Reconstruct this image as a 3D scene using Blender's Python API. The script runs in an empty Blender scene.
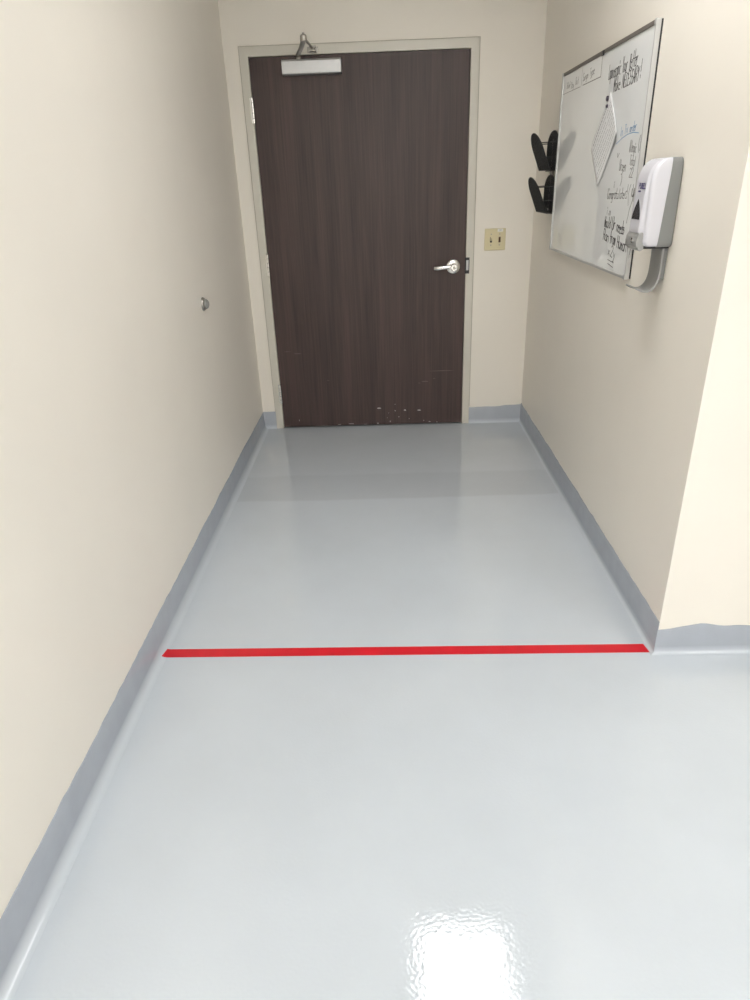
import bpy, bmesh, math, random
from math import sin, cos, pi, sqrt
from mathutils import Vector, Matrix, noise
random.seed(7)
S = bpy.context.scene
C = S.collection

# ------------------------------------------------------------------ plan of the place (metres)
W = 1.7625          # alcove width: left wall is x = 0, right wall is x = W, door wall is y = 0
L = 2.478           # the right wall ends at y = -L and turns the corner
H = 2.74            # ceiling
RX, RY = 6.2, -8.6  # far side of the room behind the camera
DX0, DX1, DH = 0.138, 1.357, 2.155          # door leaf

# ------------------------------------------------------------------ materials
def mat(name, col, rough=0.5, metal=0.0, spec=0.5, noise_col=0.0, nscale=8.0, bump=0.0, bscale=80.0, coat=0.0):
    m = bpy.data.materials.new(name); m.use_nodes = True
    nt = m.node_tree; b = nt.nodes['Principled BSDF']
    b.inputs['Base Color'].default_value = (*col, 1)
    b.inputs['Roughness'].default_value = rough
    b.inputs['Metallic'].default_value = metal
    b.inputs['Specular IOR Level'].default_value = spec
    b.inputs['Coat Weight'].default_value = coat
    b.inputs['Coat Roughness'].default_value = 0.05
    tc = nt.nodes.new('ShaderNodeTexCoord')
    if noise_col > 0:
        n = nt.nodes.new('ShaderNodeTexNoise'); n.inputs['Scale'].default_value = nscale; n.inputs['Detail'].default_value = 5
        nt.links.new(tc.outputs['Object'], n.inputs['Vector'])
        r = nt.nodes.new('ShaderNodeMapRange')
        r.inputs['From Min'].default_value = 0.3; r.inputs['From Max'].default_value = 0.7
        r.inputs['To Min'].default_value = 1 - noise_col; r.inputs['To Max'].default_value = 1 + noise_col
        nt.links.new(n.outputs['Fac'], r.inputs['Value'])
        mx = nt.nodes.new('ShaderNodeMix'); mx.data_type = 'RGBA'; mx.blend_type = 'MULTIPLY'
        mx.inputs['Factor'].default_value = 1
        mx.inputs[6].default_value = (*col, 1)
        nt.links.new(r.outputs['Result'], mx.inputs[7])
        nt.links.new(mx.outputs[2], b.inputs['Base Color'])
    if bump > 0:
        n2 = nt.nodes.new('ShaderNodeTexNoise'); n2.inputs['Scale'].default_value = bscale; n2.inputs['Detail'].default_value = 3
        nt.links.new(tc.outputs['Object'], n2.inputs['Vector'])
        bp = nt.nodes.new('ShaderNodeBump'); bp.inputs['Strength'].default_value = bump; bp.inputs['Distance'].default_value = 0.002
        nt.links.new(n2.outputs['Fac'], bp.inputs['Height'])
        nt.links.new(bp.outputs['Normal'], b.inputs['Normal'])
    return m

M = {}
M['wall'] = mat('cream wall paint', (0.87, 0.82, 0.735), 0.42, 0, 0.35, 0.012, 3.0, 0.05, 140)
M['ceil'] = mat('white ceiling tile', (0.88, 0.875, 0.86), 0.9, 0, 0.2, 0.03, 40, 0.3, 120)
M['frame'] = mat('greige door frame enamel', (0.66, 0.63, 0.55), 0.32, 0, 0.5, 0.02, 6)
M['caulk'] = mat('old caulk', (0.42, 0.38, 0.31), 0.8)
M['alu'] = mat('satin aluminium', (0.50, 0.505, 0.51), 0.40, 0.8, 0.5, 0.03, 30)
M['steel'] = mat('brushed steel', (0.72, 0.71, 0.69), 0.25, 1.0)
M['nickel'] = mat('dull nickel', (0.40, 0.38, 0.35), 0.33, 1.0)
M['blackmetal'] = mat('black metal', (0.02, 0.02, 0.022), 0.45)
M['dark'] = mat('slot shade', (0.012, 0.011, 0.01), 0.8)
M['mesh'] = mat('black powder coated mesh', (0.022, 0.022, 0.023), 0.5)
M['ivory'] = mat('ivory switch plastic', (0.72, 0.64, 0.40), 0.35)
M['brown'] = mat('brown switch plastic', (0.09, 0.035, 0.015), 0.35)
M['sticker'] = mat('white paper sticker', (0.85, 0.83, 0.76), 0.6)
M['white'] = mat('white dispenser plastic', (0.66, 0.655, 0.70), 0.25, 0, 0.5)
M['grey'] = mat('grey dispenser plastic', (0.23, 0.235, 0.23), 0.35, 0, 0.5)
M['greylight'] = mat('mid grey dispenser plastic', (0.33, 0.33, 0.32), 0.35, 0, 0.5)
M['window'] = mat('smoked sight window', (0.05, 0.05, 0.055), 0.12, 0, 0.5, 0.5, 300)
M['navy'] = mat('navy print', (0.04, 0.025, 0.16), 0.4)
M['board'] = mat('glossy whiteboard enamel', (0.89, 0.90, 0.89), 0.0, 0, 0.5)
M['rail'] = mat('grey brown top rail', (0.16, 0.14, 0.12), 0.5)
M['boardframe'] = mat('pale aluminium board frame', (0.56, 0.56, 0.55), 0.35, 0.35)
M['ink'] = mat('black marker ink', (0.06, 0.055, 0.055), 0.4)
M['inkthin'] = mat('thin grey marker ink', (0.16, 0.155, 0.15), 0.4)
M['inkblue'] = mat('blue marker ink', (0.13, 0.30, 0.52), 0.4)
M['print'] = mat('grey printed type', (0.36, 0.36, 0.36), 0.6)
M['paper'] = mat('white printer paper', (0.90, 0.90, 0.90), 0.6)
M['magnet'] = mat('dark purple magnet', (0.09, 0.075, 0.10), 0.4)
M['rubber'] = mat('grey rubber', (0.24, 0.24, 0.225), 0.35)
M['tape'] = mat('red vinyl tape', (0.66, 0.012, 0.025), 0.35, 0, 0.5, 0.06, 14)
M['cove'] = mat('grey epoxy cove base', (0.39, 0.42, 0.47), 0.09, 0, 0.6, 0.04, 12, 0.05, 60)  # same coating as the floor; the upright's shade is in the darker grey
def cove_shading(m):                       # lighter foot painted in; it catches more light than the upright face
    nt = m.node_tree; b = nt.nodes['Principled BSDF']; src = b.inputs['Base Color'].links[0].from_socket
    tc = nt.nodes.new('ShaderNodeTexCoord'); sx = nt.nodes.new('ShaderNodeSeparateXYZ'); nt.links.new(tc.outputs['Object'], sx.inputs[0])
    r = nt.nodes.new('ShaderNodeMapRange'); r.inputs['From Min'].default_value = .004; r.inputs['From Max'].default_value = .030
    nt.links.new(sx.outputs['Z'], r.inputs['Value'])
    mx = nt.nodes.new('ShaderNodeMix'); mx.data_type = 'RGBA'; mx.inputs[6].default_value = (0.575, 0.62, 0.665, 1)
    nt.links.new(r.outputs['Result'], mx.inputs['Factor']); nt.links.new(src, mx.inputs[7]); nt.links.new(mx.outputs[2], b.inputs['Base Color'])
cove_shading(M['cove'])
M['gasket'] = mat('troffer housing', (0.8, 0.8, 0.8), 0.5)

def emis(name, col, s):
    m = bpy.data.materials.new(name); m.use_nodes = True
    nt = m.node_tree; nt.nodes.clear()
    e = nt.nodes.new('ShaderNodeEmission'); o = nt.nodes.new('ShaderNodeOutputMaterial')
    e.inputs['Color'].default_value = (*col, 1); e.inputs['Strength'].default_value = s
    nt.links.new(e.outputs[0], o.inputs[0]); return m
M['lamp'] = emis('lit diffuser', (1.0, 0.995, 0.985), 16.8)
M['lampdim'] = emis('dimmed lit diffuser', (1.0, 0.995, 0.985), 8.8)  # strength lowered to balance the light on near walls and floor

# floor: grey epoxy with roller laps and orange peel
def floor_mat():
    m = bpy.data.materials.new('grey epoxy floor'); m.use_nodes = True
    nt = m.node_tree; b = nt.nodes['Principled BSDF']; N = nt.nodes; K = nt.links
    tc = N.new('ShaderNodeTexCoord'); sx = N.new('ShaderNodeSeparateXYZ'); K.new(tc.outputs['Object'], sx.inputs[0])
    n = N.new('ShaderNodeTexNoise'); n.inputs['Scale'].default_value = 2.2; n.inputs['Detail'].default_value = 6; n.inputs['Roughness'].default_value = 0.6
    K.new(tc.outputs['Object'], n.inputs['Vector'])
    r = N.new('ShaderNodeMapRange'); r.inputs['From Min'].default_value = .3; r.inputs['From Max'].default_value = .7
    r.inputs['To Min'].default_value = .97; r.inputs['To Max'].default_value = 1.03; K.new(n.outputs['Fac'], r.inputs['Value'])
    # wobble for the edges between roller laps
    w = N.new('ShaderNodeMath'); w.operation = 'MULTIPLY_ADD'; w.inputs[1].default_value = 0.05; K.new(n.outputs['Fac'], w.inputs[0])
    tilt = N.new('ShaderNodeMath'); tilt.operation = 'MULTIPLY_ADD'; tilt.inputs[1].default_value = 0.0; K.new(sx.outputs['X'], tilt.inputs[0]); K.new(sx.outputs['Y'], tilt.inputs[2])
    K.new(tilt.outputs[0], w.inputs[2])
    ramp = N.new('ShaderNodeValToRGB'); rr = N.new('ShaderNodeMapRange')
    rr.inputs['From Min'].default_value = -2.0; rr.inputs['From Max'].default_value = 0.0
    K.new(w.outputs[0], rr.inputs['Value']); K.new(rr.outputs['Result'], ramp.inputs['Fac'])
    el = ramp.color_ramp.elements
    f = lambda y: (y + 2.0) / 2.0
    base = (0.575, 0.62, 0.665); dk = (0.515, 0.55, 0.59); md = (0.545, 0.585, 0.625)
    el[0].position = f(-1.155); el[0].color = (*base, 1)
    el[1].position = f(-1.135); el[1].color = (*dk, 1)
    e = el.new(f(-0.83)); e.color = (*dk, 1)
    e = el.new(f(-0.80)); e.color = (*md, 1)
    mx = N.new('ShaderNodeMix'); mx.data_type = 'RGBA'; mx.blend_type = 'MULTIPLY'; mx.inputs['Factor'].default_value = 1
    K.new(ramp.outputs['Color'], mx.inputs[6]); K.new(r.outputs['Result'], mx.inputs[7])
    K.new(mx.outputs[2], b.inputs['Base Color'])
    b.inputs['Roughness'].default_value = 0.03
    b.inputs['Specular IOR Level'].default_value = 0.65
    n2 = N.new('ShaderNodeTexNoise'); n2.inputs['Scale'].default_value = 125; n2.inputs['Detail'].default_value = 0
    K.new(tc.outputs['Object'], n2.inputs['Vector'])
    bp = N.new('ShaderNodeBump'); bp.inputs['Strength'].default_value = 0.18; bp.inputs['Distance'].default_value = 0.001
    K.new(n2.outputs['Fac'], bp.inputs['Height']); K.new(bp.outputs['Normal'], b.inputs['Normal'])
    return m
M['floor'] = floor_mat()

# door: dark walnut laminate, vertical grain, chips near the bottom edge
def door_mat():
    m = bpy.data.materials.new('dark walnut laminate'); m.use_nodes = True
    nt = m.node_tree; b = nt.nodes['Principled BSDF']; N = nt.nodes; K = nt.links
    tc = N.new('ShaderNodeTexCoord')
    def grain(scale, det):
        mp = N.new('ShaderNodeMapping'); mp.inputs['Scale'].default_value = scale
        K.new(tc.outputs['Object'], mp.inputs['Vector'])
        n = N.new('ShaderNodeTexNoise'); n.inputs['Scale'].default_value = 1; n.inputs['Detail'].default_value = det; n.inputs['Distortion'].default_value = 0.6
        K.new(mp.outputs[0], n.inputs['Vector']); return n
    g1 = grain((110, 1, 2.2), 4); g2 = grain((14, 1, 0.7), 3)
    add = N.new('ShaderNodeMath'); add.operation = 'ADD'; K.new(g1.outputs['Fac'], add.inputs[0]); K.new(g2.outputs['Fac'], add.inputs[1])
    rp = N.new('ShaderNodeValToRGB'); h = N.new('ShaderNodeMath'); h.operation = 'MULTIPLY'; h.inputs[1].default_value = .5
    K.new(add.outputs[0], h.inputs[0]); K.new(h.outputs[0], rp.inputs['Fac'])
    rp.color_ramp.elements[0].position = .32; rp.color_ramp.elements[0].color = (0.036, 0.023, 0.021, 1)
    rp.color_ramp.elements[1].position = .68; rp.color_ramp.elements[1].color = (0.088, 0.055, 0.050, 1)
    K.new(rp.outputs['Color'], b.inputs['Base Color'])
    b.inputs['Roughness'].default_value = 0.42; b.inputs['Specular IOR Level'].default_value = 0.4
    bp = N.new('ShaderNodeBump'); bp.inputs['Strength'].default_value = .08; bp.inputs['Distance'].default_value = .001
    K.new(g1.outputs['Fac'], bp.inputs['Height']); K.new(bp.outputs['Normal'], b.inputs['Normal'])
    return m
M['door'] = door_mat()
M['chip'] = mat('bare chipped laminate', (0.50, 0.46, 0.42), 0.7)
M['scratch'] = mat('scratched laminate', (0.13, 0.095, 0.085), 0.6)

# ------------------------------------------------------------------ mesh helpers
def obj(name, bm, m, parent=None, smooth=False, bevel=0.0, segs=2):
    bmesh.ops.recalc_face_normals(bm, faces=bm.faces)
    me = bpy.data.meshes.new(name); bm.to_mesh(me); bm.free()
    me.materials.append(M[m])
    o = bpy.data.objects.new(name, me); C.objects.link(o)
    if parent is not None:
        o.parent = parent
        o.matrix_parent_inverse = Matrix.Translation(-world_loc(parent))
    if smooth:
        for p in me.polygons: p.use_smooth = True
    if bevel > 0:
        b = o.modifiers.new('soft edges', 'BEVEL'); b.width = bevel; b.segments = segs; b.limit_method = 'ANGLE'; b.angle_limit = math.radians(40)
        b.harden_normals = False
    return o
def world_loc(o):
    return o.location.copy()          # every parent is an unrotated Empty, or a mesh at the origin
def thing(name, label, cat, loc, group=None):
    o = bpy.data.objects.new(name, None); C.objects.link(o); o.location = loc; o.empty_display_size = .05
    o['label'] = label; o['category'] = cat
    if group: o['group'] = group
    return o
def tag(o, label, cat):
    o['label'] = label; o['category'] = cat; return o
def struct(o): o['kind'] = 'structure'; return o
def NB(): return bmesh.new()
def box(bm, x0, x1, y0, y1, z0, z1):
    v = [bm.verts.new((x, y, z)) for x in (x0, x1) for y in (y0, y1) for z in (z0, z1)]
    for f in ((0, 1, 3, 2), (4, 6, 7, 5), (0, 4, 5, 1), (2, 3, 7, 6), (0, 2, 6, 4), (1, 5, 7, 3)):
        bm.faces.new([v[i] for i in f])
def prism(bm, pts, z0, z1):
    a = [bm.verts.new((x, y, z0)) for x, y in pts]; b = [bm.verts.new((x, y, z1)) for x, y in pts]
    bm.faces.new(a); bm.faces.new(b)
    for i in range(len(pts)):
        j = (i + 1) % len(pts); bm.faces.new((a[i], a[j], b[j], b[i]))
def extrude(bm, pts, axis, a0, a1):
    """polygon in the two other axes, extruded along axis (0=x: pts are (y,z); 1=y: pts are (x,z))"""
    def mk(p, t):
        return (t, p[0], p[1]) if axis == 0 else ((p[0], t, p[1]) if axis == 1 else (p[0], p[1], t))
    A = [bm.verts.new(mk(p, a0)) for p in pts]; B = [bm.verts.new(mk(p, a1)) for p in pts]
    bm.faces.new(A); bm.faces.new(B)
    for i in range(len(pts)):
        j = (i + 1) % len(pts); bm.faces.new((A[i], A[j], B[j], B[i]))
def loft(bm, rings, cap=True, closed=True):
    R = [[bm.verts.new(p) for p in r] for r in rings]
    n = len(R[0])
    for a, b in zip(R, R[1:]):
        for i in range(n if closed else n - 1):
            j = (i + 1) % n; bm.faces.new((a[i], a[j], b[j], b[i]))
    if cap: bm.faces.new(R[0]); bm.faces.new(R[-1])
def lathe(bm, prof, origin, axis, n=32):
    """prof: (radius, distance along axis)"""
    a = Vector(axis).normalized(); u = a.orthogonal().normalized(); v = a.cross(u); o = Vector(origin)
    rings = []
    for r, t in prof:
        rings.append([o + a * t + (u * cos(2 * pi * k / n) + v * sin(2 * pi * k / n)) * max(r, 1e-5) for k in range(n)])
    loft(bm, rings)
def tube(bm, pts, r, n=10, flat=None):
    """round (or flattened: flat=(w,h) with h along up) tube through points"""
    P = [Vector(p) for p in pts]; rings = []
    for i, p in enumerate(P):
        t = (P[min(i + 1, len(P) - 1)] - P[max(i - 1, 0)]).normalized()
        up = Vector((0, 0, 1)) if abs(t.z) < .9 else Vector((0, 1, 0))
        u = t.cross(up).normalized(); v = u.cross(t).normalized()
        ru, rv = (r, r) if flat is None else flat
        rings.append([p + u * cos(2 * pi * k / n) * ru + v * sin(2 * pi * k / n) * rv for k in range(n)])
    loft(bm, rings)
def spline(pts, k=8):
    P = [Vector(p) for p in pts]; P = [2 * P[0] - P[1]] + P + [2 * P[-1] - P[-2]]; out = []
    for i in range(1, len(P) - 2):
        for s in range(k):
            t = s / k; a, b, c, d = P[i - 1], P[i], P[i + 1], P[i + 2]
            out.append(.5 * ((2 * b) + (c - a) * t + (2 * a - 5 * b + 4 * c - d) * t * t + (3 * b - a - 3 * c + d) * t ** 3))
    out.append(P[-2]); return out

# ------------------------------------------------------------------ room shell
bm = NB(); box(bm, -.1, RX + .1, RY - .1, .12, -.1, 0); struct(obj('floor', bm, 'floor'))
bm = NB(); box(bm, -.1, RX + .1, RY - .1, .12, H, H + .1); struct(obj('ceiling', bm, 'ceil'))
bm = NB(); box(bm, -.1, 0, RY, .12, 0, H); struct(obj('wall_left', bm, 'wall'))
bm = NB()
F0, F1, FT = 0.0864, 1.4073, 2.2066       # outer edges of the door frame
extrude(bm, [(0, 0), (F0 + .01, 0), (F0 + .01, FT - .01), (F1 - .01, FT - .01), (F1 - .01, 0), (W, 0), (W, H), (0, H)], 1, 0, .12)
struct(obj('wall_far', bm, 'wall'))
bm = NB(); prism(bm, [(W, -L), (W, .12), (W + .1, .12), (W + .1, -L + .1)], 0, H); struct(obj('wall_right', bm, 'wall'))
bm = NB(); prism(bm, [(W, -L), (RX, -L), (RX, -L + .1), (W + .1, -L + .1)], 0, H); struct(obj('wall_front', bm, 'wall'))
bm = NB(); box(bm, RX, RX + .1, RY, -L + .1, 0, H); struct(obj('wall_outer', bm, 'wall'))
bm = NB(); box(bm, -.1, RX + .1, RY - .1, RY, 0, H); struct(obj('wall_back', bm, 'wall'))

# cove base: thin painted skirting with a concave foot, mitred at the corners, ragged brushed top
def cove(name, p0, p1, nrm, m0, m1, h=.131, seed=0, lip=None, r=.012):
    p0 = Vector((p0[0], p0[1], 0)); p1 = Vector((p1[0], p1[1], 0)); n = Vector((nrm[0], nrm[1], 0))
    t = (p1 - p0); ln = t.length; t.normalize()
    th = .004
    prof = [(0.0, h), (th * .5, h), (th, h - .003)]
    for k in range(9):
        a = k / 8 * pi / 2
        prof.append((th + r - r * cos(a), r - r * sin(a) + .0006))
    prof += [(th + r, 0.0), (0, 0)]
    steps = max(2, int(ln / .02)); rings = []
    for i in range(steps + 1):
        s = i / steps * ln
        j = noise.noise(Vector((s * 22, seed * 3.1, 0))) * .004 + noise.noise(Vector((s * 4, seed * 7.7, 3))) * .005
        if lip: j += lip(s)
        ring = []
        for k, (d, z) in enumerate(prof):
            a = m0 * d; b = ln - m1 * d
            ss = min(max(s, a), b) if (m0 > 0 or m1 > 0) else s
            if i == 0: ss = a
            if i == steps: ss = b
            ring.append(p0 + t * ss + n * d + Vector((0, 0, z + (j if k < 3 else 0))))
        rings.append(ring)
    bm = NB(); loft(bm, rings)
    o = struct(obj(name, bm, 'cove'))
    for p in o.data.polygons: p.use_smooth = True
    o.modifiers.new('edges', 'EDGE_SPLIT').split_angle = math.radians(35)
    return o
cove('baseboard_left', (0, RY), (0, 0), (1, 0), 0, 1, seed=1, r=.030, lip=lambda s: -.010 * math.exp(-((-RY - s) / .5) ** 2))
cove('baseboard_far_left', (0, 0), (F0 - .001, 0), (0, -1), 1, 0, h=.121, seed=2)
cove('baseboard_far_right', (F1 + .001, 0), (W, 0), (0, -1), 0, 1, h=.110, seed=3, lip=lambda s: .03 * s)
cove('baseboard_right', (W, 0), (W, -L), (-1, 0), 1, -1, seed=4)
cove('baseboard_front', (W, -L), (RX, -L), (0, -1), -1, 0, h=.112, seed=5,
     lip=lambda s: -.016 * math.exp(-(s / .06) ** 2) + .012 * math.exp(-((s - .15) / .04) ** 2))

# ------------------------------------------------------------------ door frame (hollow metal, greige)
FY = -.012
bm = NB()
extrude(bm, [(F0, 0), (DX0 - .003, 0), (DX0 - .003, DH + .003), (DX1 + .003, DH + .003), (DX1 + .003, 0), (F1, 0), (F1, FT), (F0, FT)], 1, FY, .125)
fr = struct(obj('trim_1', bm, 'frame', bevel=.003))
bm = NB()      # door stop behind the leaf
extrude(bm, [(DX0 - .002, 0), (DX0 + .016, 0), (DX0 + .016, DH - .016), (DX1 - .016, DH - .016), (DX1 - .016, 0), (DX1 + .002, 0), (DX1 + .002, DH + .002), (DX0 - .002, DH + .002)], 1, .046, .062)
obj('door_stop', bm, 'frame', fr)
bm = NB(); e = .0035
extrude(bm, [(F0 - e, .12), (F0, .12), (F0, FT), (F1, FT), (F1, .12), (F1 + e, .12), (F1 + e, FT + e), (F0 - e, FT + e)], 1, -.003, .004)
obj('caulk_line', bm, 'caulk', fr)
bm = NB(); box(bm, DX1 - .001, DX1 + .026, FY - .0015, FY + .004, .983, 1.078)
sp = obj('strike_plate', bm, 'blackmetal', fr, bevel=.001); sp['label'] = 'black strike plate'
bm = NB(); box(bm, DX1 + .006, DX1 + .021, FY - .004, FY - .001, 1.003, 1.062); obj('strike_lip', bm, 'alu', sp, bevel=.001)

# ------------------------------------------------------------------ door
dr = bpy.data.objects.new('door_1', None); C.objects.link(dr); dr.location = ((DX0 + DX1) / 2, -.006, 0); struct(dr)
LY = -.008
bm = NB(); box(bm, DX0, DX1, LY, .040, .009, DH)
obj('door_leaf', bm, 'door', dr, bevel=.0015)
def flake(bm, x, z, w, h, seed=0):
    rnd = random.Random(seed); n = 9
    pts = [(x + w * .5 * cos(2 * pi * k / n) * rnd.uniform(.6, 1), z + h * .5 * sin(2 * pi * k / n) * rnd.uniform(.6, 1)) for k in range(n)]
    extrude(bm, pts, 1, LY - .0003, LY + .001)
bm = NB()
for i, (x, z, w, h) in enumerate([(.795, .126, .030, .012), (.972, .107, .022, .012), (1.068, .104, .030, .010), (.785, .018, .016, .010), (.905, .105, .008, .010),
        (.93, .06, .008, .008), (1.0, .045, .007, .006), (.87, .03, .012, .012), (.85, .055, .006, .006), (1.14, .02, .02, .008), (1.19, .015, .012, .008),
        (.60, .02, .05, .006), (.52, .017, .03, .005), (.245, .055, .005, .018), (.905, .15, .006, .006), (.86, .09, .005, .005), (1.10, .03, .008, .007), (.70, .014, .03, .004)]):
    flake(bm, x, z, w, h, i)
c = obj('edge_chip', bm, 'chip', dr); c['label'] = 'pale chips in the dark laminate'; c['kind'] = 'stuff'
bm = NB()
for i, (x, z, w, h) in enumerate([(1.215, .372, .22, .005), (1.11, .303, .055, .009), (1.07, .293, .02, .006), (.27, .515, .06, .008), (.205, .53, .05, .005), (1.17, .322, .02, .005), (.46, .33, .02, .004), (.165, .016, .06, .010), (.40, .0155, .10, .008), (.66, .0155, .16, .006)]):
    flake(bm, x, z, w, h, i + 50)
c = obj('scratch', bm, 'scratch', dr); c['label'] = 'faint light scratches'; c['kind'] = 'stuff'
for z0, z1 in ((1.838, 1.966), (1.007, 1.137), (.181, .312)):
    bm = NB(); k = 5; hh = (z1 - z0) / k
    for i in range(k):
        lathe(bm, [(.0055, 0), (.0072, .001), (.0072, hh - .002), (.0055, hh - .001)], (DX0 - .0025, FY - .0045, z0 + i * hh), (0, 0, 1), 16)
    lathe(bm, [(.003, 0), (.006, .002), (.004, .005), (0, .006)], (DX0 - .0025, FY - .0045, z1 - .001), (0, 0, 1), 16)
    box(bm, DX0 - .016, DX0 - .004, FY - .0015, FY + .001, z0 + .002, z1 - .002)
    obj('hinge', bm, 'steel', dr, smooth=False)['label'] = 'steel butt hinge'
# lever set
lx, lz = 1.283, 1.027
bm = NB(); lathe(bm, [(.0445, 0), (.0445, .004), (.041, .010), (.033, .013), (.020, .014), (0, .014)], (lx, LY + .001, lz), (0, -1, 0), 40)
lv = obj('door_lever', bm, 'steel', dr, smooth=True); lv['label'] = 'satin steel lever handle'
lv.modifiers.new('edges', 'EDGE_SPLIT').split_angle = math.radians(40)
bm = NB()
lathe(bm, [(.0165, .012), (.0165, .040), (.022, .046), (.022, .062), (.019, .066), (0, .066)], (lx, LY, lz), (0, -1, 0), 28)
tube(bm, spline([(lx - .006, LY - .056, lz + .003), (lx - .040, LY - .057, lz + .003), (lx - .075, LY - .056, lz), (lx - .105, LY - .052, lz - .003), (lx - .119, LY - .045, lz - .003)], 6), .01, 14, (.0065, .0115))
obj('lever', bm, 'steel', lv, smooth=True).modifiers.new('edges', 'EDGE_SPLIT').split_angle = math.radians(40)
bm = NB(); lathe(bm, [(.0075, 0), (.0075, .0015), (0, .0015)], (lx, LY - .0655, lz), (0, -1, 0), 20); obj('key_cylinder', bm, 'nickel', lv)
# closer
bm = NB()
extrude(bm, [(LY + .001, 2.061), (LY - .052, 2.061), (LY - .058, 2.067), (LY - .058, 2.124), (LY - .050, 2.132), (LY + .001, 2.132)], 0, .322, .648)
cl = obj('door_closer', bm, 'alu', dr, bevel=.002); cl['label'] = 'silver surface mounted door closer with a folding arm'
bm = NB()
lathe(bm, [(.014, 0), (.014, .010), (.010, .012), (.010, .022), (0, .022)], (.417, LY - .034, 2.130), (0, 0, 1), 20)
el = (.473, -.290, 2.185)
tube(bm, spline([(.413, LY - .030, 2.148), (.425, -.10, 2.153), (.452, -.20, 2.165), el], 5), .01, 12, (.013, .006))
lathe(bm, [(.015, -.012), (.017, -.010), (.017, .013), (.013, .017), (.006, .019), (.006, .026), (0, .027)], el, (0, 0, 1), 20)
obj('closer_arm', bm, 'nickel', cl)
bm = NB()
tube(bm, [(el[0], el[1], el[2] + .005), (.483, -.20, 2.186), (.492, -.10, 2.183), (.497, -.046, 2.181)], .0065, 12)
lathe(bm, [(.010, -.010), (.012, -.006), (.012, .008), (0, .010)], (.497, -.046, 2.181), (0, 0, 1), 16)
obj('closer_forearm', bm, 'nickel', cl)
bm = NB()
box(bm, .463, .524, FY - .006, FY, 2.166, 2.192); box(bm, .478, .514, FY - .046, FY - .005, 2.166, 2.173); box(bm, .478, .514, FY - .046, FY - .005, 2.185, 2.191)
obj('closer_bracket', bm, 'nickel', cl, bevel=.0015)

# ------------------------------------------------------------------ switch plate by the door
x0, x1, z0, z1 = 1.472, 1.600, 1.113, 1.238; xc = (x0 + x1) / 2
sw = thing('light_switch', 'ivory two-gang light switch plate on the wall right of the door', 'light switch', (xc, 0, (z0 + z1) / 2))
bm = NB(); box(bm, x0, x1, -.0065, 0, z0, z1); obj('wall_plate', bm, 'ivory', sw, bevel=.004, segs=3)
for i, (tx, mm) in enumerate(((1.5115, 'ivory'), (1.5635, 'brown'))):
    bm = NB(); box(bm, tx - .006, tx + .006, -.0072, -.006, 1.159, 1.190)
    sl = obj('toggle_slot', bm, 'dark' if i == 0 else 'brown', sw)  # near-black fill stands in for the shade around the ivory toggle
    bm = NB(); tip = 1.1885 if i == 0 else 1.164
    extrude(bm, [(-.007, 1.168), (-.007, 1.184), (-.019, tip + .004), (-.019, tip - .004)], 0, tx - .0048, tx + .0048)
    tg = obj('toggle', bm, mm, sw, bevel=.001); tg['label'] = ('ivory toggle', 'brown toggle')[i]
    for zz in (1.144, 1.206):
        bm = NB(); lathe(bm, [(.0035, 0), (.0032, .001), (0, .0012)], (tx, -.0064, zz), (0, -1, 0), 14); obj('screw', bm, 'nickel', sw)
bm = NB(); box(bm, 1.549, 1.583, -.0075, -.006, 1.219, 1.236); st = obj('label_sticker', bm, 'sticker', sw); st['label'] = 'small white sticker'
bm = NB(); box(bm, 1.559, 1.574, -.0078, -.0072, 1.2265, 1.2295); obj('sticker_print', bm, 'print', st)

# ------------------------------------------------------------------ wall bumper on the left wall
bp_ = thing('wall_bumper', 'small round grey wall bumper on the left wall facing the door swing', 'door stop', (0, -1.160, 1.028))
bm = NB(); lathe(bm, [(.031, 0), (.031, .003), (.028, .009), (.024, .012), (0, .012)], (0, -1.160, 1.028), (1, 0, 0), 36)
o = obj('base_ring', bm, 'nickel', bp_, smooth=True); o.modifiers.new('edges', 'EDGE_SPLIT').split_angle = math.radians(45)
bm = NB(); lathe(bm, [(.0225, .008), (.0225, .015), (.021, .021), (.016, .026), (.009, .029), (0, .030)], (0, -1.160, 1.028), (1, 0, 0), 36)
obj('rubber_dome', bm, 'rubber', bp_, smooth=True)

# ------------------------------------------------------------------ tape across the floor
def cz(d, r):                    # height of the cove foot at distance d from a wall
    th = .004
    if d >= th + r: return 0.0
    u = th + r - d
    return r - sqrt(max(r * r - u * u, 0)) + .0006
bm = NB(); rows = []
for k in range(41):
    s = k / 40
    s = .02 * (k / 6) if k <= 6 else (.02 + .96 * (k - 6) / 28 if k <= 34 else .98 + .02 * (k - 34) / 6)
    xt = .024 + (1.741 - .024) * s; xb = .0165 + (1.7475 - .0165) * s
    yt = -2.404 - .026 * s; yb = -2.449 - .027 * s
    zt = max(cz(xt, .030), cz(W - xt, .012)); zb = max(cz(xb, .030), cz(W - xb, .012))
    rows.append([(xt, yt, zt + .0012), (xb, yb, zb + .0012), (xb, yb, zb + .0003), (xt, yt, zt + .0003)])
loft(bm, rows)
tag(obj('floor_tape', bm, 'tape'), 'red vinyl tape line stuck across the grey floor from wall to wall', 'tape')

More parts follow.
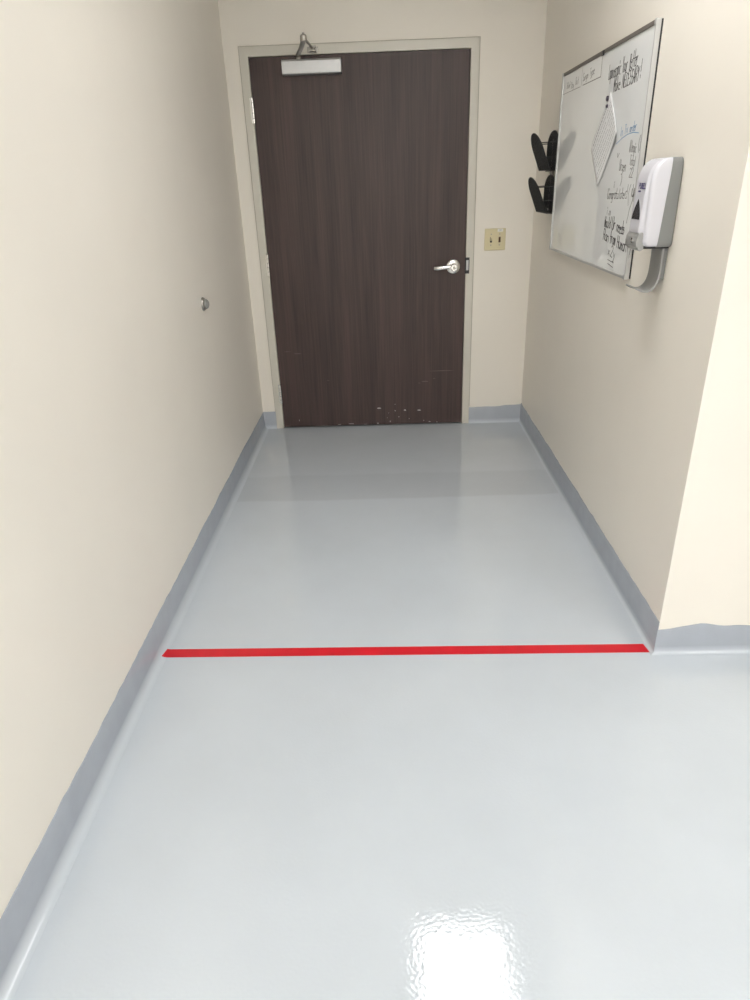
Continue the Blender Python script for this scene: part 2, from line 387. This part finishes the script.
# ------------------------------------------------------------------ stroke lettering (marker handwriting)
G = {  # grid: x 0..4, baseline 2, x-height 5, ascender 8, descender 0
 'a': '45 15 04 03 12 32 43|45 42', 'b': '08 02 32 43 44 35 05', 'c': '45 15 04 03 12 42', 'd': '48 42 12 03 04 15 45', 'e': '04 44 35 15 04 03 12 42',
 'f': '48 38 27 22|05 45', 'g': '45 15 04 03 12 43|45 41 30 00', 'h': '08 02|04 15 35 44 42', 'i': '25 22|26 27', 'j': '35 31 20 00', 'k': '08 02|45 03|14 42',
 'l': '28 23 32', 'm': '05 02|04 15 24 22|24 35 44 42', 'n': '05 02|04 15 35 44 42', 'o': '15 04 03 12 32 43 44 35 15', 'p': '05 00|05 35 44 43 32 02',
 'r': '05 02|03 15 35', 's': '45 15 04 44 43 32 02', 't': '28 23 32 42|05 45', 'u': '05 03 12 32 43|45 42', 'v': '05 22 45', 'w': '05 12 24 32 45', 'x': '05 42|45 02',
 'y': '05 23|45 20 00', 'z': '05 45 02 42',
 'A': '02 28 42|04 44', 'B': '02 08 38 47 36 05 35 44 43 32 02', 'C': '47 38 18 07 03 12 32 43', 'D': '02 08 28 46 44 22 02', 'E': '48 08 02 42|05 35', 'F': '48 08 02|05 35',
 'G': '47 38 18 07 03 12 32 43 45 25', 'H': '08 02|48 42|05 45', 'I': '28 22', 'L': '08 02 42', 'M': '02 08 24 48 42', 'N': '02 08 42 48', 'O': '18 07 03 12 32 43 47 38 18',
 'P': '02 08 38 47 46 35 05', 'R': '02 08 38 47 46 35 05|25 42', 'S': '47 38 18 07 06 15 35 44 43 32 12 03', 'T': '08 48|28 22', 'U': '08 03 12 32 43 48', 'V': '08 22 48',
 'W': '08 12 26 32 48', 'Y': '08 25 48|25 22', 'X': '08 42|48 02', '2': '07 18 38 47 46 02 42', '(': '38 16 14 31', ')': '18 36 34 11', '!': '28 24|23 22', '=': '04 44|06 46', '.': '22 23', '-': '04 44', '/': '41 08'}
def strokes(text, y0, y1, zb, ze, hgt, rnd, slant=.12):
    """polylines in board coordinates (y, z); text runs from y0 to y1 (towards -y), baseline zb..ze"""
    out = []; n = len(text); adv = (y1 - y0) / max(n, 1)
    for i, ch in enumerate(text):
        if ch == ' ': continue
        jz = rnd.uniform(-.03, .03) * hgt; sc = rnd.uniform(.92, 1.08)
        for part in G[ch].split('|'):
            pl = []
            for p in part.split():
                gx, gy = int(p[0]) / 4 * .78, (int(p[1]) - 2) / 6 * sc
                gx += rnd.uniform(-.03, .03); gy += rnd.uniform(-.015, .015)
                t = (i + gx + slant * gy) / n
                pl.append((y0 + adv * (i + gx + slant * gy), zb + (ze - zb) * t + gy * hgt + jz))
            out.append(pl)
    return out
def ribbon(bm, pl, w, frame):
    """pl: 2-D polyline, frame maps (u,v,h)->Vector; thin solid stroke with round joins"""
    pl = [Vector(p) for p in pl]
    fine = []
    for a, b in zip(pl, pl[1:]):
        if (b - a).length < 1e-6: continue
        t = (b - a).normalized(); n = Vector((-t.y, t.x)) * w / 2
        a2, b2 = a - t * w * .35, b + t * w * .35
        q = [a2 + n, b2 + n, b2 - n, a2 - n]
        lo = [bm.verts.new(frame(p.x, p.y, 0.0)) for p in q]; hi = [bm.verts.new(frame(p.x, p.y, .0003)) for p in q]
        bm.faces.new(hi); bm.faces.new(lo)
        for i in range(4):
            j = (i + 1) % 4; bm.faces.new((lo[i], lo[j], hi[j], hi[i]))

# ------------------------------------------------------------------ whiteboard on the right wall
BY0, BY1, BZ0, BZ1 = -.560, -1.772, 1.161, 1.957
BX = W - .016                       # face of the board
wb = thing('whiteboard', 'large framed whiteboard with marker handwriting hung on the right wall', 'whiteboard', (W, (BY0 + BY1) / 2, BZ0))
bm = NB(); box(bm, BX, W - .006, BY1 + .004, BY0 - .004, BZ0 + .004, BZ1 - .004); obj('board_surface', bm, 'board', wb)
bm = NB(); box(bm, W - .008, W, BY1 + .001, BY0 - .001, BZ0 + .001, BZ1 - .001); obj('shadow_backing', bm, 'blackmetal', wb)  # black edge stands in for the shadow line behind the board
fw, fx = .010, W - .022
bm = NB()
box(bm, fx, W - .0055, BY1, BY1 + fw, BZ0, BZ1); box(bm, fx, W - .0055, BY0 - fw, BY0, BZ0, BZ1); box(bm, fx, W - .0055, BY1 + fw, BY0 - fw, BZ0, BZ0 + fw)
obj('frame', bm, 'boardframe', wb, bevel=.0015)
bm = NB(); box(bm, fx + .001, W - .0055, BY1 + fw, BY0 - fw, BZ1 - .013, BZ1); o = obj('top_rail', bm, 'rail', wb, bevel=.001); o['label'] = 'darker grey top rail'
for yy in (BY1, BY0 - .016):
    for zz in (BZ0, BZ1 - .016):
        bm = NB(); box(bm, fx - .0012, fx + .004, yy - .001, yy + .017, zz - .001, zz + .017); obj('corner_cap', bm, 'boardframe', wb, bevel=.001)
bm = NB(); box(bm, fx - .003, fx + .002, -1.222, -1.200, BZ1 - .020, BZ1 - .002); obj('rail_clip', bm, 'blackmetal', wb, bevel=.001)
fb = lambda u, v, h: Vector((BX - .0001 - h, u, v))
rnd = random.Random(11)
def write(bm, lines):
    for text, y0, y1, zb, ze, hgt, w in lines:
        for pl in strokes(text, y0, y1, zb, ze, hgt, rnd): ribbon(bm, pl, w, fb)
def note(name, m, label, lines, extra=()):
    bm = NB(); write(bm, lines)
    for pl, w in extra: ribbon(bm, pl, w, fb)
    o = obj(name, bm, m, wb); o['label'] = label
B_, F_ = 'bold black marker handwriting', 'finer black marker handwriting'
note('marker_heading', 'ink', B_, [('Laparoscopic', -1.297, -1.440, 1.846, 1.848, .048, .0034), ('Your', -1.458, -1.515, 1.848, 1.850, .048, .0034), ('Better', -1.535, -1.620, 1.850, 1.854, .048, .0034)])
note('marker_heading', 'ink', B_, [('Make', -1.375, -1.455, 1.797, 1.798, .046, .0038), ('NECESSARY', -1.475, -1.650, 1.798, 1.804, .044, .0036), ('!', -1.652, -1.675, 1.808, 1.808, .056, .0030)])
note('marker_line', 'ink', B_, [('Would', -1.445, -1.525, 1.324, 1.322, .040, .0042), ('Ur', -1.540, -1.585, 1.322, 1.320, .043, .0042), ('needs', -1.600, -1.690, 1.316, 1.310, .044, .0042)])
note('marker_line', 'ink', B_, [('Ran', -1.448, -1.520, 1.276, 1.271, .042, .0042), ('from', -1.535, -1.605, 1.271, 1.267, .045, .0042), ('Human', -1.625, -1.735, 1.262, 1.252, .044, .0042), ('ly', -1.735, -1.785, 1.250, 1.244, .050, .0040)])
note('marker_line', 'ink', B_, [('x', -1.530, -1.552, 1.226, 1.225, .036, .0034), ('2y', -1.562, -1.620, 1.222, 1.216, .038, .0034)],
     [([(-1.535, 1.207), (-1.610, 1.202)], .0030), ([(-1.540, 1.193), (-1.607, 1.185)], .0030)])
note('marker_note', 'inkthin', F_, [('Allergic', -1.640, -1.712, 1.585, 1.580, .036, .0026), ('(N', -1.725, -1.765, 1.585, 1.585, .048, .0030)])
note('marker_note', 'inkthin', F_, [('Total', -1.660, -1.722, 1.543, 1.537, .032, .0026)])
note('marker_note', 'inkthin', F_, [('22', -1.670, -1.710, 1.503, 1.500, .030, .0026)])
note('marker_note', 'inkthin', F_, [('Urgen', -1.550, -1.625, 1.527, 1.522, .036, .0028), ('v', -1.508, -1.535, 1.570, 1.570, .030, .0026)])
note('marker_note', 'inkthin', F_, [(')', -1.580, -1.600, 1.480, 1.480, .034, .0024)])
note('marker_note', 'inkthin', F_, [('i', -1.505, -1.525, 1.467, 1.467, .026, .0026)])
note('marker_note', 'inkthin', F_, [('Congratulate', -1.445, -1.645, 1.425, 1.432, .036, .0026), ('d', -1.650, -1.675, 1.432, 1.432, .044, .0026), ('(', -1.680, -1.710, 1.420, 1.420, .058, .0024), ('up', -1.720, -1.775, 1.440, 1.440, .048, .0046)],
     [([(-1.728, 1.478), (-1.738, 1.43), (-1.716, 1.395), (-1.702, 1.350)], .0030)])
note('marker_note', 'inkthin', F_, [('i.m', -1.455, -1.510, 1.370, 1.368, .032, .0026)])
note('ruled_header', 'inkthin', 'ruled header row in thin black pen', [('Patient', -.640, -.705, 1.885, 1.885, .026, .0016), ('Day', -.722, -.772, 1.878, 1.879, .026, .0022), ('Out', -.795, -.850, 1.885, 1.886, .028, .0018), ('Surgn', -.920, -1.000, 1.884, 1.888, .028, .0022), ('Type', -1.022, -1.095, 1.890, 1.893, .030, .0022)],
     [([(-.578, 1.869), (-.885, 1.868)], .0026), ([(-.925, 1.869), (-1.187, 1.869)], .0036), ([(-1.187, 1.869), (-1.186, 1.935)], .0034), ([(-.898, 1.871), (-.898, 1.935)], .0014)])
note('blue_note', 'inkblue', 'underlined blue marker note', [('In', -1.515, -1.545, 1.640, 1.642, .030, .0020), ('Tx', -1.562, -1.600, 1.645, 1.648, .030, .0020), ('order', -1.618, -1.690, 1.648, 1.652, .028, .0022)],
     [([(-1.480, 1.616), (-1.54, 1.632), (-1.60, 1.642), (-1.66, 1.645), (-1.715, 1.640)], .0026)])

# ------------------------------------------------------------------ sheet of paper held to the board, turned on its corner
T_, L_, B_, R_ = Vector((-1.349, 1.801)), Vector((-1.149, 1.613)), Vector((-1.307, 1.466)), Vector((-1.512, 1.655))
def pap(u, v, h=0):                 # u along L->T (text direction), v from the top edge down
    p = L_ * (1 - u) * (1 - v) + T_ * u * (1 - v) + R_ * u * v + B_ * (1 - u) * v
    lift = .0012 + .010 * max(0, (u * .75 + v * .5 - .72)) ** 1.5 * 2.2 + .003 * v * v
    return Vector((BX - lift - h, p.x, p.y))
ps = thing('paper_sheet', 'white printed sheet hung askew by one corner on the whiteboard', 'paper', tuple(pap(.5, .5)))
bm = NB(); n = 18
top = [[bm.verts.new(pap(i / n, j / n, .0004)) for j in range(n + 1)] for i in range(n + 1)]
bot = [[bm.verts.new(pap(i / n, j / n, 0)) for j in range(n + 1)] for i in range(n + 1)]
for i in range(n):
    for j in range(n):
        bm.faces.new((top[i][j], top[i + 1][j], top[i + 1][j + 1], top[i][j + 1])); bm.faces.new((bot[i][j], bot[i][j + 1], bot[i + 1][j + 1], bot[i + 1][j]))
ed = [(i, 0) for i in range(n)] + [(n, j) for j in range(n)] + [(i, n) for i in range(n, 0, -1)] + [(0, j) for j in range(n, 0, -1)]
for a, b in zip(ed, ed[1:] + ed[:1]):
    bm.faces.new((top[a[0]][a[1]], bot[a[0]][a[1]], bot[b[0]][b[1]], top[b[0]][b[1]]))
obj('sheet', bm, 'paper', ps, smooth=True)
bm = NB()
def dash(u0, u1, v, hv):
    k = max(1, int((u1 - u0) / .05))
    for i in range(k):
        a = u0 + (u1 - u0) * i / k; b = u0 + (u1 - u0) * (i + 1) / k
        q = [pap(a, v, .0007), pap(b, v, .0007), pap(b, v + hv, .0007), pap(a, v + hv, .0007)]
        bm.faces.new([bm.verts.new(p) for p in q])
rp_ = random.Random(5)
u = .10
while u < .82:                       # bold heading along the top edge
    w = rp_.uniform(.025, .05); dash(u, u + w, .055, .032); u += w + .012
o = obj('printed_heading', bm, 'print', ps); bm = NB()
for row in range(8):
    v = .16 + row * .10; u = .06
    while u < .93:
        w = rp_.uniform(.02, .07)
        if rp_.random() < .97: dash(u, min(u + w, .95), v + rp_.uniform(-.005, .005), .016)
        u += w + rp_.uniform(.006, .014)
    obj('printed_row', bm, 'print', ps); bm = NB()
bm.free()
for (yy, zz, r, lab) in ((-1.327, 1.780, .0095, 'larger dark round magnet pinning the top corner of the sheet'), (-1.332, 1.754, .0060, 'smaller dark round magnet just below the other on the sheet')):
    bm = NB(); lathe(bm, [(r, 0), (r, .004), (r * .8, .0065), (0, .007)], (BX - .0032, yy, zz), (-1, 0, 0), 24)
    tag(obj('magnet', bm, 'magnet', smooth=False), lab, 'magnet')

# ------------------------------------------------------------------ black mesh file holder between the board and the door wall
fh = thing('wall_file_holder', 'black wire mesh two-tier file holder on the right wall beside the whiteboard', 'file holder', (W, -.42, 1.33))
def outline(y0, y1, z0, z1, rx, rz, n=10):
    """rounded-top panel outline in (y,z), counter-clockwise from the lower y0 corner"""
    pts = [(y0, z0), (y1, z0)]
    for k in range(n + 1):
        a = k / n * pi / 2; pts.append((y1 - rx + rx * cos(a), z1 - rz + rz * sin(a)))
    for k in range(n + 1):
        a = pi / 2 + k / n * pi / 2; pts.append((y0 + rx + rx * cos(a), z1 - rz + rz * sin(a)))
    return pts
def mesh_panel(y0, y1, z0, z1, xf, rx=.122, rz=.075):
    bm = NB(); pitch, t = .0036, .0011
    pts = outline(y0, y1, z0, z1, rx, rz)
    def ztop(y):
        if y < y0 + rx: return z1 - rz + rz * sqrt(max(0, 1 - ((y0 + rx - y) / rx) ** 2))
        if y > y1 - rx: return z1 - rz + rz * sqrt(max(0, 1 - ((y - y1 + rx) / rx) ** 2))
        return z1
    def bar(a, b):
        A, B = Vector((xf(a[1]), *a)), Vector((xf(b[1]), *b)); tube(bm, [A, B], t, 4)
    y = y0 + pitch
    while y < y1 - pitch / 2: bar((y, z0), (y, ztop(y))); y += pitch
    z = z0 + pitch
    while z < z1 - .001:
        ins = 0 if z <= z1 - rz else rx * (1 - sqrt(max(0, 1 - ((z - z1 + rz) / rz) ** 2)))
        bar((y0 + ins, z), (y1 - ins, z)); z += pitch
    rim = [Vector((xf(b), a, b)) for a, b in pts]; rim.append(rim[0])
    for a, b in zip(rim, rim[1:]):
        if (a - b).length > 1e-5: tube(bm, [a, b], .0022, 6)
    return bm
for dz, in ((0,), (-.2045,)):
    zb = 1.542 + dz; y0, y1 = -.548, -.298
    pk = bpy.data.objects.new('file_pocket', None); C.objects.link(pk); pk.location = (W, -.42, zb); pk.parent = fh
    pk.matrix_parent_inverse = Matrix.Translation(-fh.location); pk.empty_display_size = .03
    base = pk.location.copy()
    def sub(name, bm, m, **k):
        o = obj(name, bm, m, None, **k); o.parent = pk; o.matrix_parent_inverse = Matrix.Translation(-base); return o
    xfront = lambda z, zb=zb: W - .048 - .070 * ((z - zb) / .173)
    sub('front_panel', mesh_panel(y0, y1, zb, zb + .173, xfront), 'mesh')
    sub('back_panel', mesh_panel(y0, y1, zb - .004, zb + .183, lambda z: W - .012), 'mesh')
    bm = NB()
    for k in range(9): tube(bm, [(W - .050 + k * .038 / 8, y0, zb - .0005), (W - .050 + k * .038 / 8, y1, zb - .0005)], .0014, 5)
    for k in range(26): tube(bm, [(W - .050, y0 + k * .01, zb), (W - .012, y0 + k * .01, zb)], .0014, 5)
    sub('bottom_panel', bm, 'mesh')
    for yy in (y0, y1):
        for zz, rw in ((zb + .125, .0022), (zb + .06, .0016)):
            bm = NB(); tube(bm, [(xfront(zz), yy, zz), (W - .012, yy, zz + .003)], rw, 8); sub('side_wire', bm, 'mesh')
bm = NB(); box(bm, W - .0125, W, -.435, -.405, 1.345, 1.69); ms = obj('mounting_strip', bm, 'nickel', fh, bevel=.001); ms['label'] = 'grey metal mounting strip'
for zz in (1.352, 1.528):
    bm = NB(); lathe(bm, [(.0075, 0), (.007, .004), (.004, .0065), (0, .007)], (W - .012, -.42, zz), (-1, 0, 0), 20); obj('screw', bm, 'steel', ms)

# ------------------------------------------------------------------ hand sanitiser dispenser
DY, HW = -2.036, .068                     # centre and half width
ds = thing('hand_sanitizer_dispenser', 'white and grey hand sanitizer dispenser on the right wall overlapping the whiteboard', 'dispenser', (W, DY, 1.30))
XS = W - .042                             # seam between grey housing and white cover
def nose(z):                              # how far the centre ridge stands proud of the cover
    t = min(max((z - 1.30) / .25, 0), 1); return .004 + .013 * (1 - t) ** 1.1
def facex(z): return W - .090
def seam(z): return W - .034 - .014 * (1 - min(max((z - 1.30) / .25, 0), 1))
def frontx(z): return facex(z) - nose(z)
def sstep(t): t = min(max(t, 0), 1); return t * t * (3 - 2 * t)
def rr(x0, x1, hw, r, z, p, n=8):
    """plan ring: flat on the wall side, rounded corners in front, ridge of height p in the middle"""
    pts = [(x1, -hw), (x1, hw)]
    for k in range(n + 1):
        a = k / n * pi / 2; pts.append((x0 + r - r * sin(a), hw - r + r * cos(a)))
    m = 28; y1 = hw - r
    r_ = r
    for k in range(1, m):
        y = y1 - 2 * y1 * k / m; pts.append((x0 - p * sstep((.054 - abs(y)) / .012), y))
    for k in range(n + 1):
        a = k / n * pi / 2; pts.append((x0 + r - r * cos(a), -hw + r - r * sin(a)))
    return [Vector((px, DY + py, z)) for px, py in pts]
bm = NB(); rings = []
zt = [0, .003, .008, .016, .029, .034, .038, .043, .06, .09, .12, .15, .18, .205, .220, .232, .241, .247, .2505, .2515]
for t in zt:
    z = 1.303 + t
    e_ = max(0, t - .190) / .0615; sh = 1 - sqrt(max(0, 1 - e_ * e_))        # round the top front
    e2 = max(0, .016 - t) / .016; sh2 = 1 - sqrt(max(0, 1 - e2 * e2))
    rings.append(rr(facex(z) + sh * .046 + sh2 * .012, seam(z), HW - sh * .010 - sh2 * .007, .012, z, nose(z) * (1 - .8 * sh) * sstep((z - 1.333) / .012)))
loft(bm, rings)
cv = obj('cover', bm, 'white', ds, smooth=True); cv.modifiers.new('edges', 'EDGE_SPLIT').split_angle = math.radians(50)
cv['label'] = 'glossy white cover'
bm = NB(); rings = []
for t in [0, .006, .015, .03, .07, .12, .17, .205, .225, .240, .249, .254]:
    z = 1.301 + t
    e_ = max(0, t - .215) / .039; sh = 1 - sqrt(max(0, 1 - e_ * e_)); e2 = max(0, .015 - t) / .015; sh2 = 1 - sqrt(max(0, 1 - e2 * e2))
    hw = HW + .001 - sh * .016 - sh2 * .008
    rings.append([Vector(p) for p in ((seam(z) + .0005, DY - hw, z), (seam(z) + .0005, DY + hw, z), (W - .004, DY + hw - .001, z), (W, DY + hw - .006, z), (W, DY - hw + .006, z), (W - .004, DY - hw + .001, z))])
loft(bm, rings)
o = obj('housing', bm, 'grey', ds, smooth=True); o.modifiers.new('edges', 'EDGE_SPLIT').split_angle = math.radians(40); o['label'] = 'grey back housing'
# sight window: pointed arch on the curved face
bm = NB(); a_ = []; n = 12; zw0, zw1, hw0 = 1.382, 1.441, .034
rows = []
for k in range(n + 1):
    t = k / n; z = zw0 + (zw1 - zw0) * t; hw = hw0 * (1 - t ** 1.7) + .0004
    rows.append([Vector((frontx(z) - .0010, DY - hw, z)), Vector((frontx(z) - .0010, DY + hw, z)), Vector((frontx(z) + .003, DY + hw, z)), Vector((frontx(z) + .003, DY - hw, z))])
loft(bm, rows); o = obj('sight_window', bm, 'window', ds); o['label'] = 'dark smoked level window'
# lettering on the cover
cu = bpy.data.curves.new('lettering', 'FONT'); cu.body = 'PURELL'; cu.size = .026; cu.align_x = 'CENTER'; cu.extrude = 0; cu.shear = .12; cu.offset = .0006
to = bpy.data.objects.new('lettering', cu); C.objects.link(to)
dg = bpy.context.evaluated_depsgraph_get(); me = bpy.data.meshes.new_from_object(to.evaluated_get(dg))
bpy.data.objects.remove(to)
bm = NB(); bm.from_mesh(me)
wmax = max(v.co.x for v in bm.verts) - min(v.co.x for v in bm.verts); k = .060 / wmax
for v in bm.verts:
    z = 1.470 + v.co.y * k * 1.3; v.co = Vector((frontx(z) - .0007, DY - .012 - v.co.x * k, z))
box(bm, frontx(1.463) - .0008, frontx(1.463) + .001, DY - .004, DY + .016, 1.461, 1.465)
me2 = bpy.data.meshes.new('lettering'); bm.to_mesh(me2); bm.free(); me2.materials.append(M['navy'])
lo = bpy.data.objects.new('lettering', me2); C.objects.link(lo); lo.parent = ds; lo.matrix_parent_inverse = Matrix.Translation(-ds.location); lo['label'] = 'navy blue lettering'
# nozzle hood
bm = NB()
pr = [(W - .080, 1.299), (W - .080, 1.340), (W - .095, 1.346), (W - .102, 1.342), (W - .107, 1.332), (W - .109, 1.318), (W - .108, 1.302), (W - .103, 1.301), (W - .101, 1.293), (W - .093, 1.289), (W - .086, 1.293)]
extrude(bm, pr, 1, DY - .053, DY + .053)
nz = obj('nozzle_hood', bm, 'greylight', ds, bevel=.006, segs=3); nz['label'] = 'grey nozzle hood'
bm = NB(); lathe(bm, [(.008, 0), (.008, .002), (.004, .0025), (0, .001)], (W - .1085, DY - .012, 1.320), (-1, 0, 0), 20); obj('nozzle_eye', bm, 'steel', nz)
bm = NB(); box(bm, W - .085, W - .004, DY - .056, DY + .056, 1.296, 1.304); obj('under_plate', bm, 'blackmetal', ds, bevel=.002)
# drip tray: J-shaped strip with turned edges
path = spline([(W - .0165, 1.312), (W - .0165, 1.26), (W - .018, 1.210), (W - .027, 1.180), (W - .046, 1.164), (W - .068, 1.165), (W - .090, 1.175)], 6)
def jstrip(y0, y1, th, off=0.0):
    bm = NB(); rings = []
    for i, p in enumerate(path):
        q = path[min(i + 1, len(path) - 1)] - path[max(i - 1, 0)]; q.normalize(); nn = Vector((q.y, -q.x))   # towards the wall / down
        a = p + nn * off; b = p + nn * (off + th)
        rings.append([Vector((a.x, y0, a.y)), Vector((a.x, y1, a.y)), Vector((b.x, y1, b.y)), Vector((b.x, y0, b.y))])
    loft(bm, rings); return bm
tray = obj('drip_tray', jstrip(DY - .044, DY + .044, .003), 'greylight', ds, bevel=.0008); tray['label'] = 'curved grey drip tray'
for yy in (DY - .047, DY + .044):
    obj('tray_lip', jstrip(yy, yy + .003, .006, -.003), 'greylight', tray, bevel=.0008)
bm = NB(); box(bm, W - .018, W, DY - .040, DY + .040, 1.2, 1.303); obj('tray_mount', bm, 'grey', tray, bevel=.001)

# ------------------------------------------------------------------ ceiling lights (2 x 4 ft troffers, above the frame; one shows as the glare on the floor, the rest are unseen, placed to light the walls)
def troffer(x, y, label):
    t = thing('ceiling_light', label, 'ceiling light', (x, y, H), 'ceiling troffers')
    bm = NB(); a, b = .305, .61; i, j = .275, .585
    for (x0, x1, y0, y1) in ((-a, -i, -b, b), (i, a, -b, b), (-i, i, -b, -j), (-i, i, j, b)): box(bm, x + x0, x + x1, y + y0, y + y1, H - .018, H)
    obj('frame', bm, 'gasket', t, bevel=.002)
    bm = NB(); box(bm, x - i, x + i, y - j, y + j, H - .010, H - .002); obj('diffuser', bm, 'lampdim' if y > -5 else 'lamp', t)
LIGHTS = [(1.218, -2.32, 'lit ceiling troffer over the red tape line, mirrored as glare on the floor'),
          (1.218, -4.76, 'unseen lit ceiling troffer right above the camera in the open room'),
          (3.60, -5.10, 'unseen lit ceiling troffer of the open room farthest from the left wall'),
          (0.61, -6.80, 'added ceiling fill troffer by the left wall, behind the camera'),
          (1.83, -6.80, 'added ceiling fill troffer second from the left wall, behind the camera'),
          (0.61, -7.98, 'added ceiling fill troffer in the corner of the left and back walls'),
          (1.83, -7.98, 'added ceiling fill troffer by the back wall, second from the left wall')]
for l in LIGHTS: troffer(*l)

# ------------------------------------------------------------------ world, camera, view
w = bpy.data.worlds.new('World'); S.world = w; w.use_nodes = True
w.node_tree.nodes['Background'].inputs[0].default_value = (0.02, 0.02, 0.02, 1); w.node_tree.nodes['Background'].inputs[1].default_value = .2
cd = bpy.data.cameras.new('Camera'); cam = bpy.data.objects.new('Camera', cd); C.objects.link(cam); S.camera = cam
cd.sensor_fit = 'VERTICAL'; cd.sensor_height = 24; cd.lens = 660.53 / 1000 * 24; cd.clip_start = .05
yaw, pit, rol = -0.0241, -0.4488, -0.0364
fwd = Vector((sin(yaw) * cos(pit), cos(yaw) * cos(pit), sin(pit))); r0 = Vector((cos(yaw), -sin(yaw), 0)); u0 = r0.cross(fwd)
rt = r0 * cos(rol) + u0 * sin(rol); up = u0 * cos(rol) - r0 * sin(rol)
mw = Matrix((rt, up, -fwd)).transposed().to_4x4(); mw.translation = Vector((.8495, -4.3381, 1.5175)); cam.matrix_world = mw
vs = S.view_settings
S.display_settings.display_device = 'sRGB'; vs.view_transform = 'Standard'; vs.look = 'None'; vs.gamma = 1; vs.use_curve_mapping = False; vs.exposure = 0.06
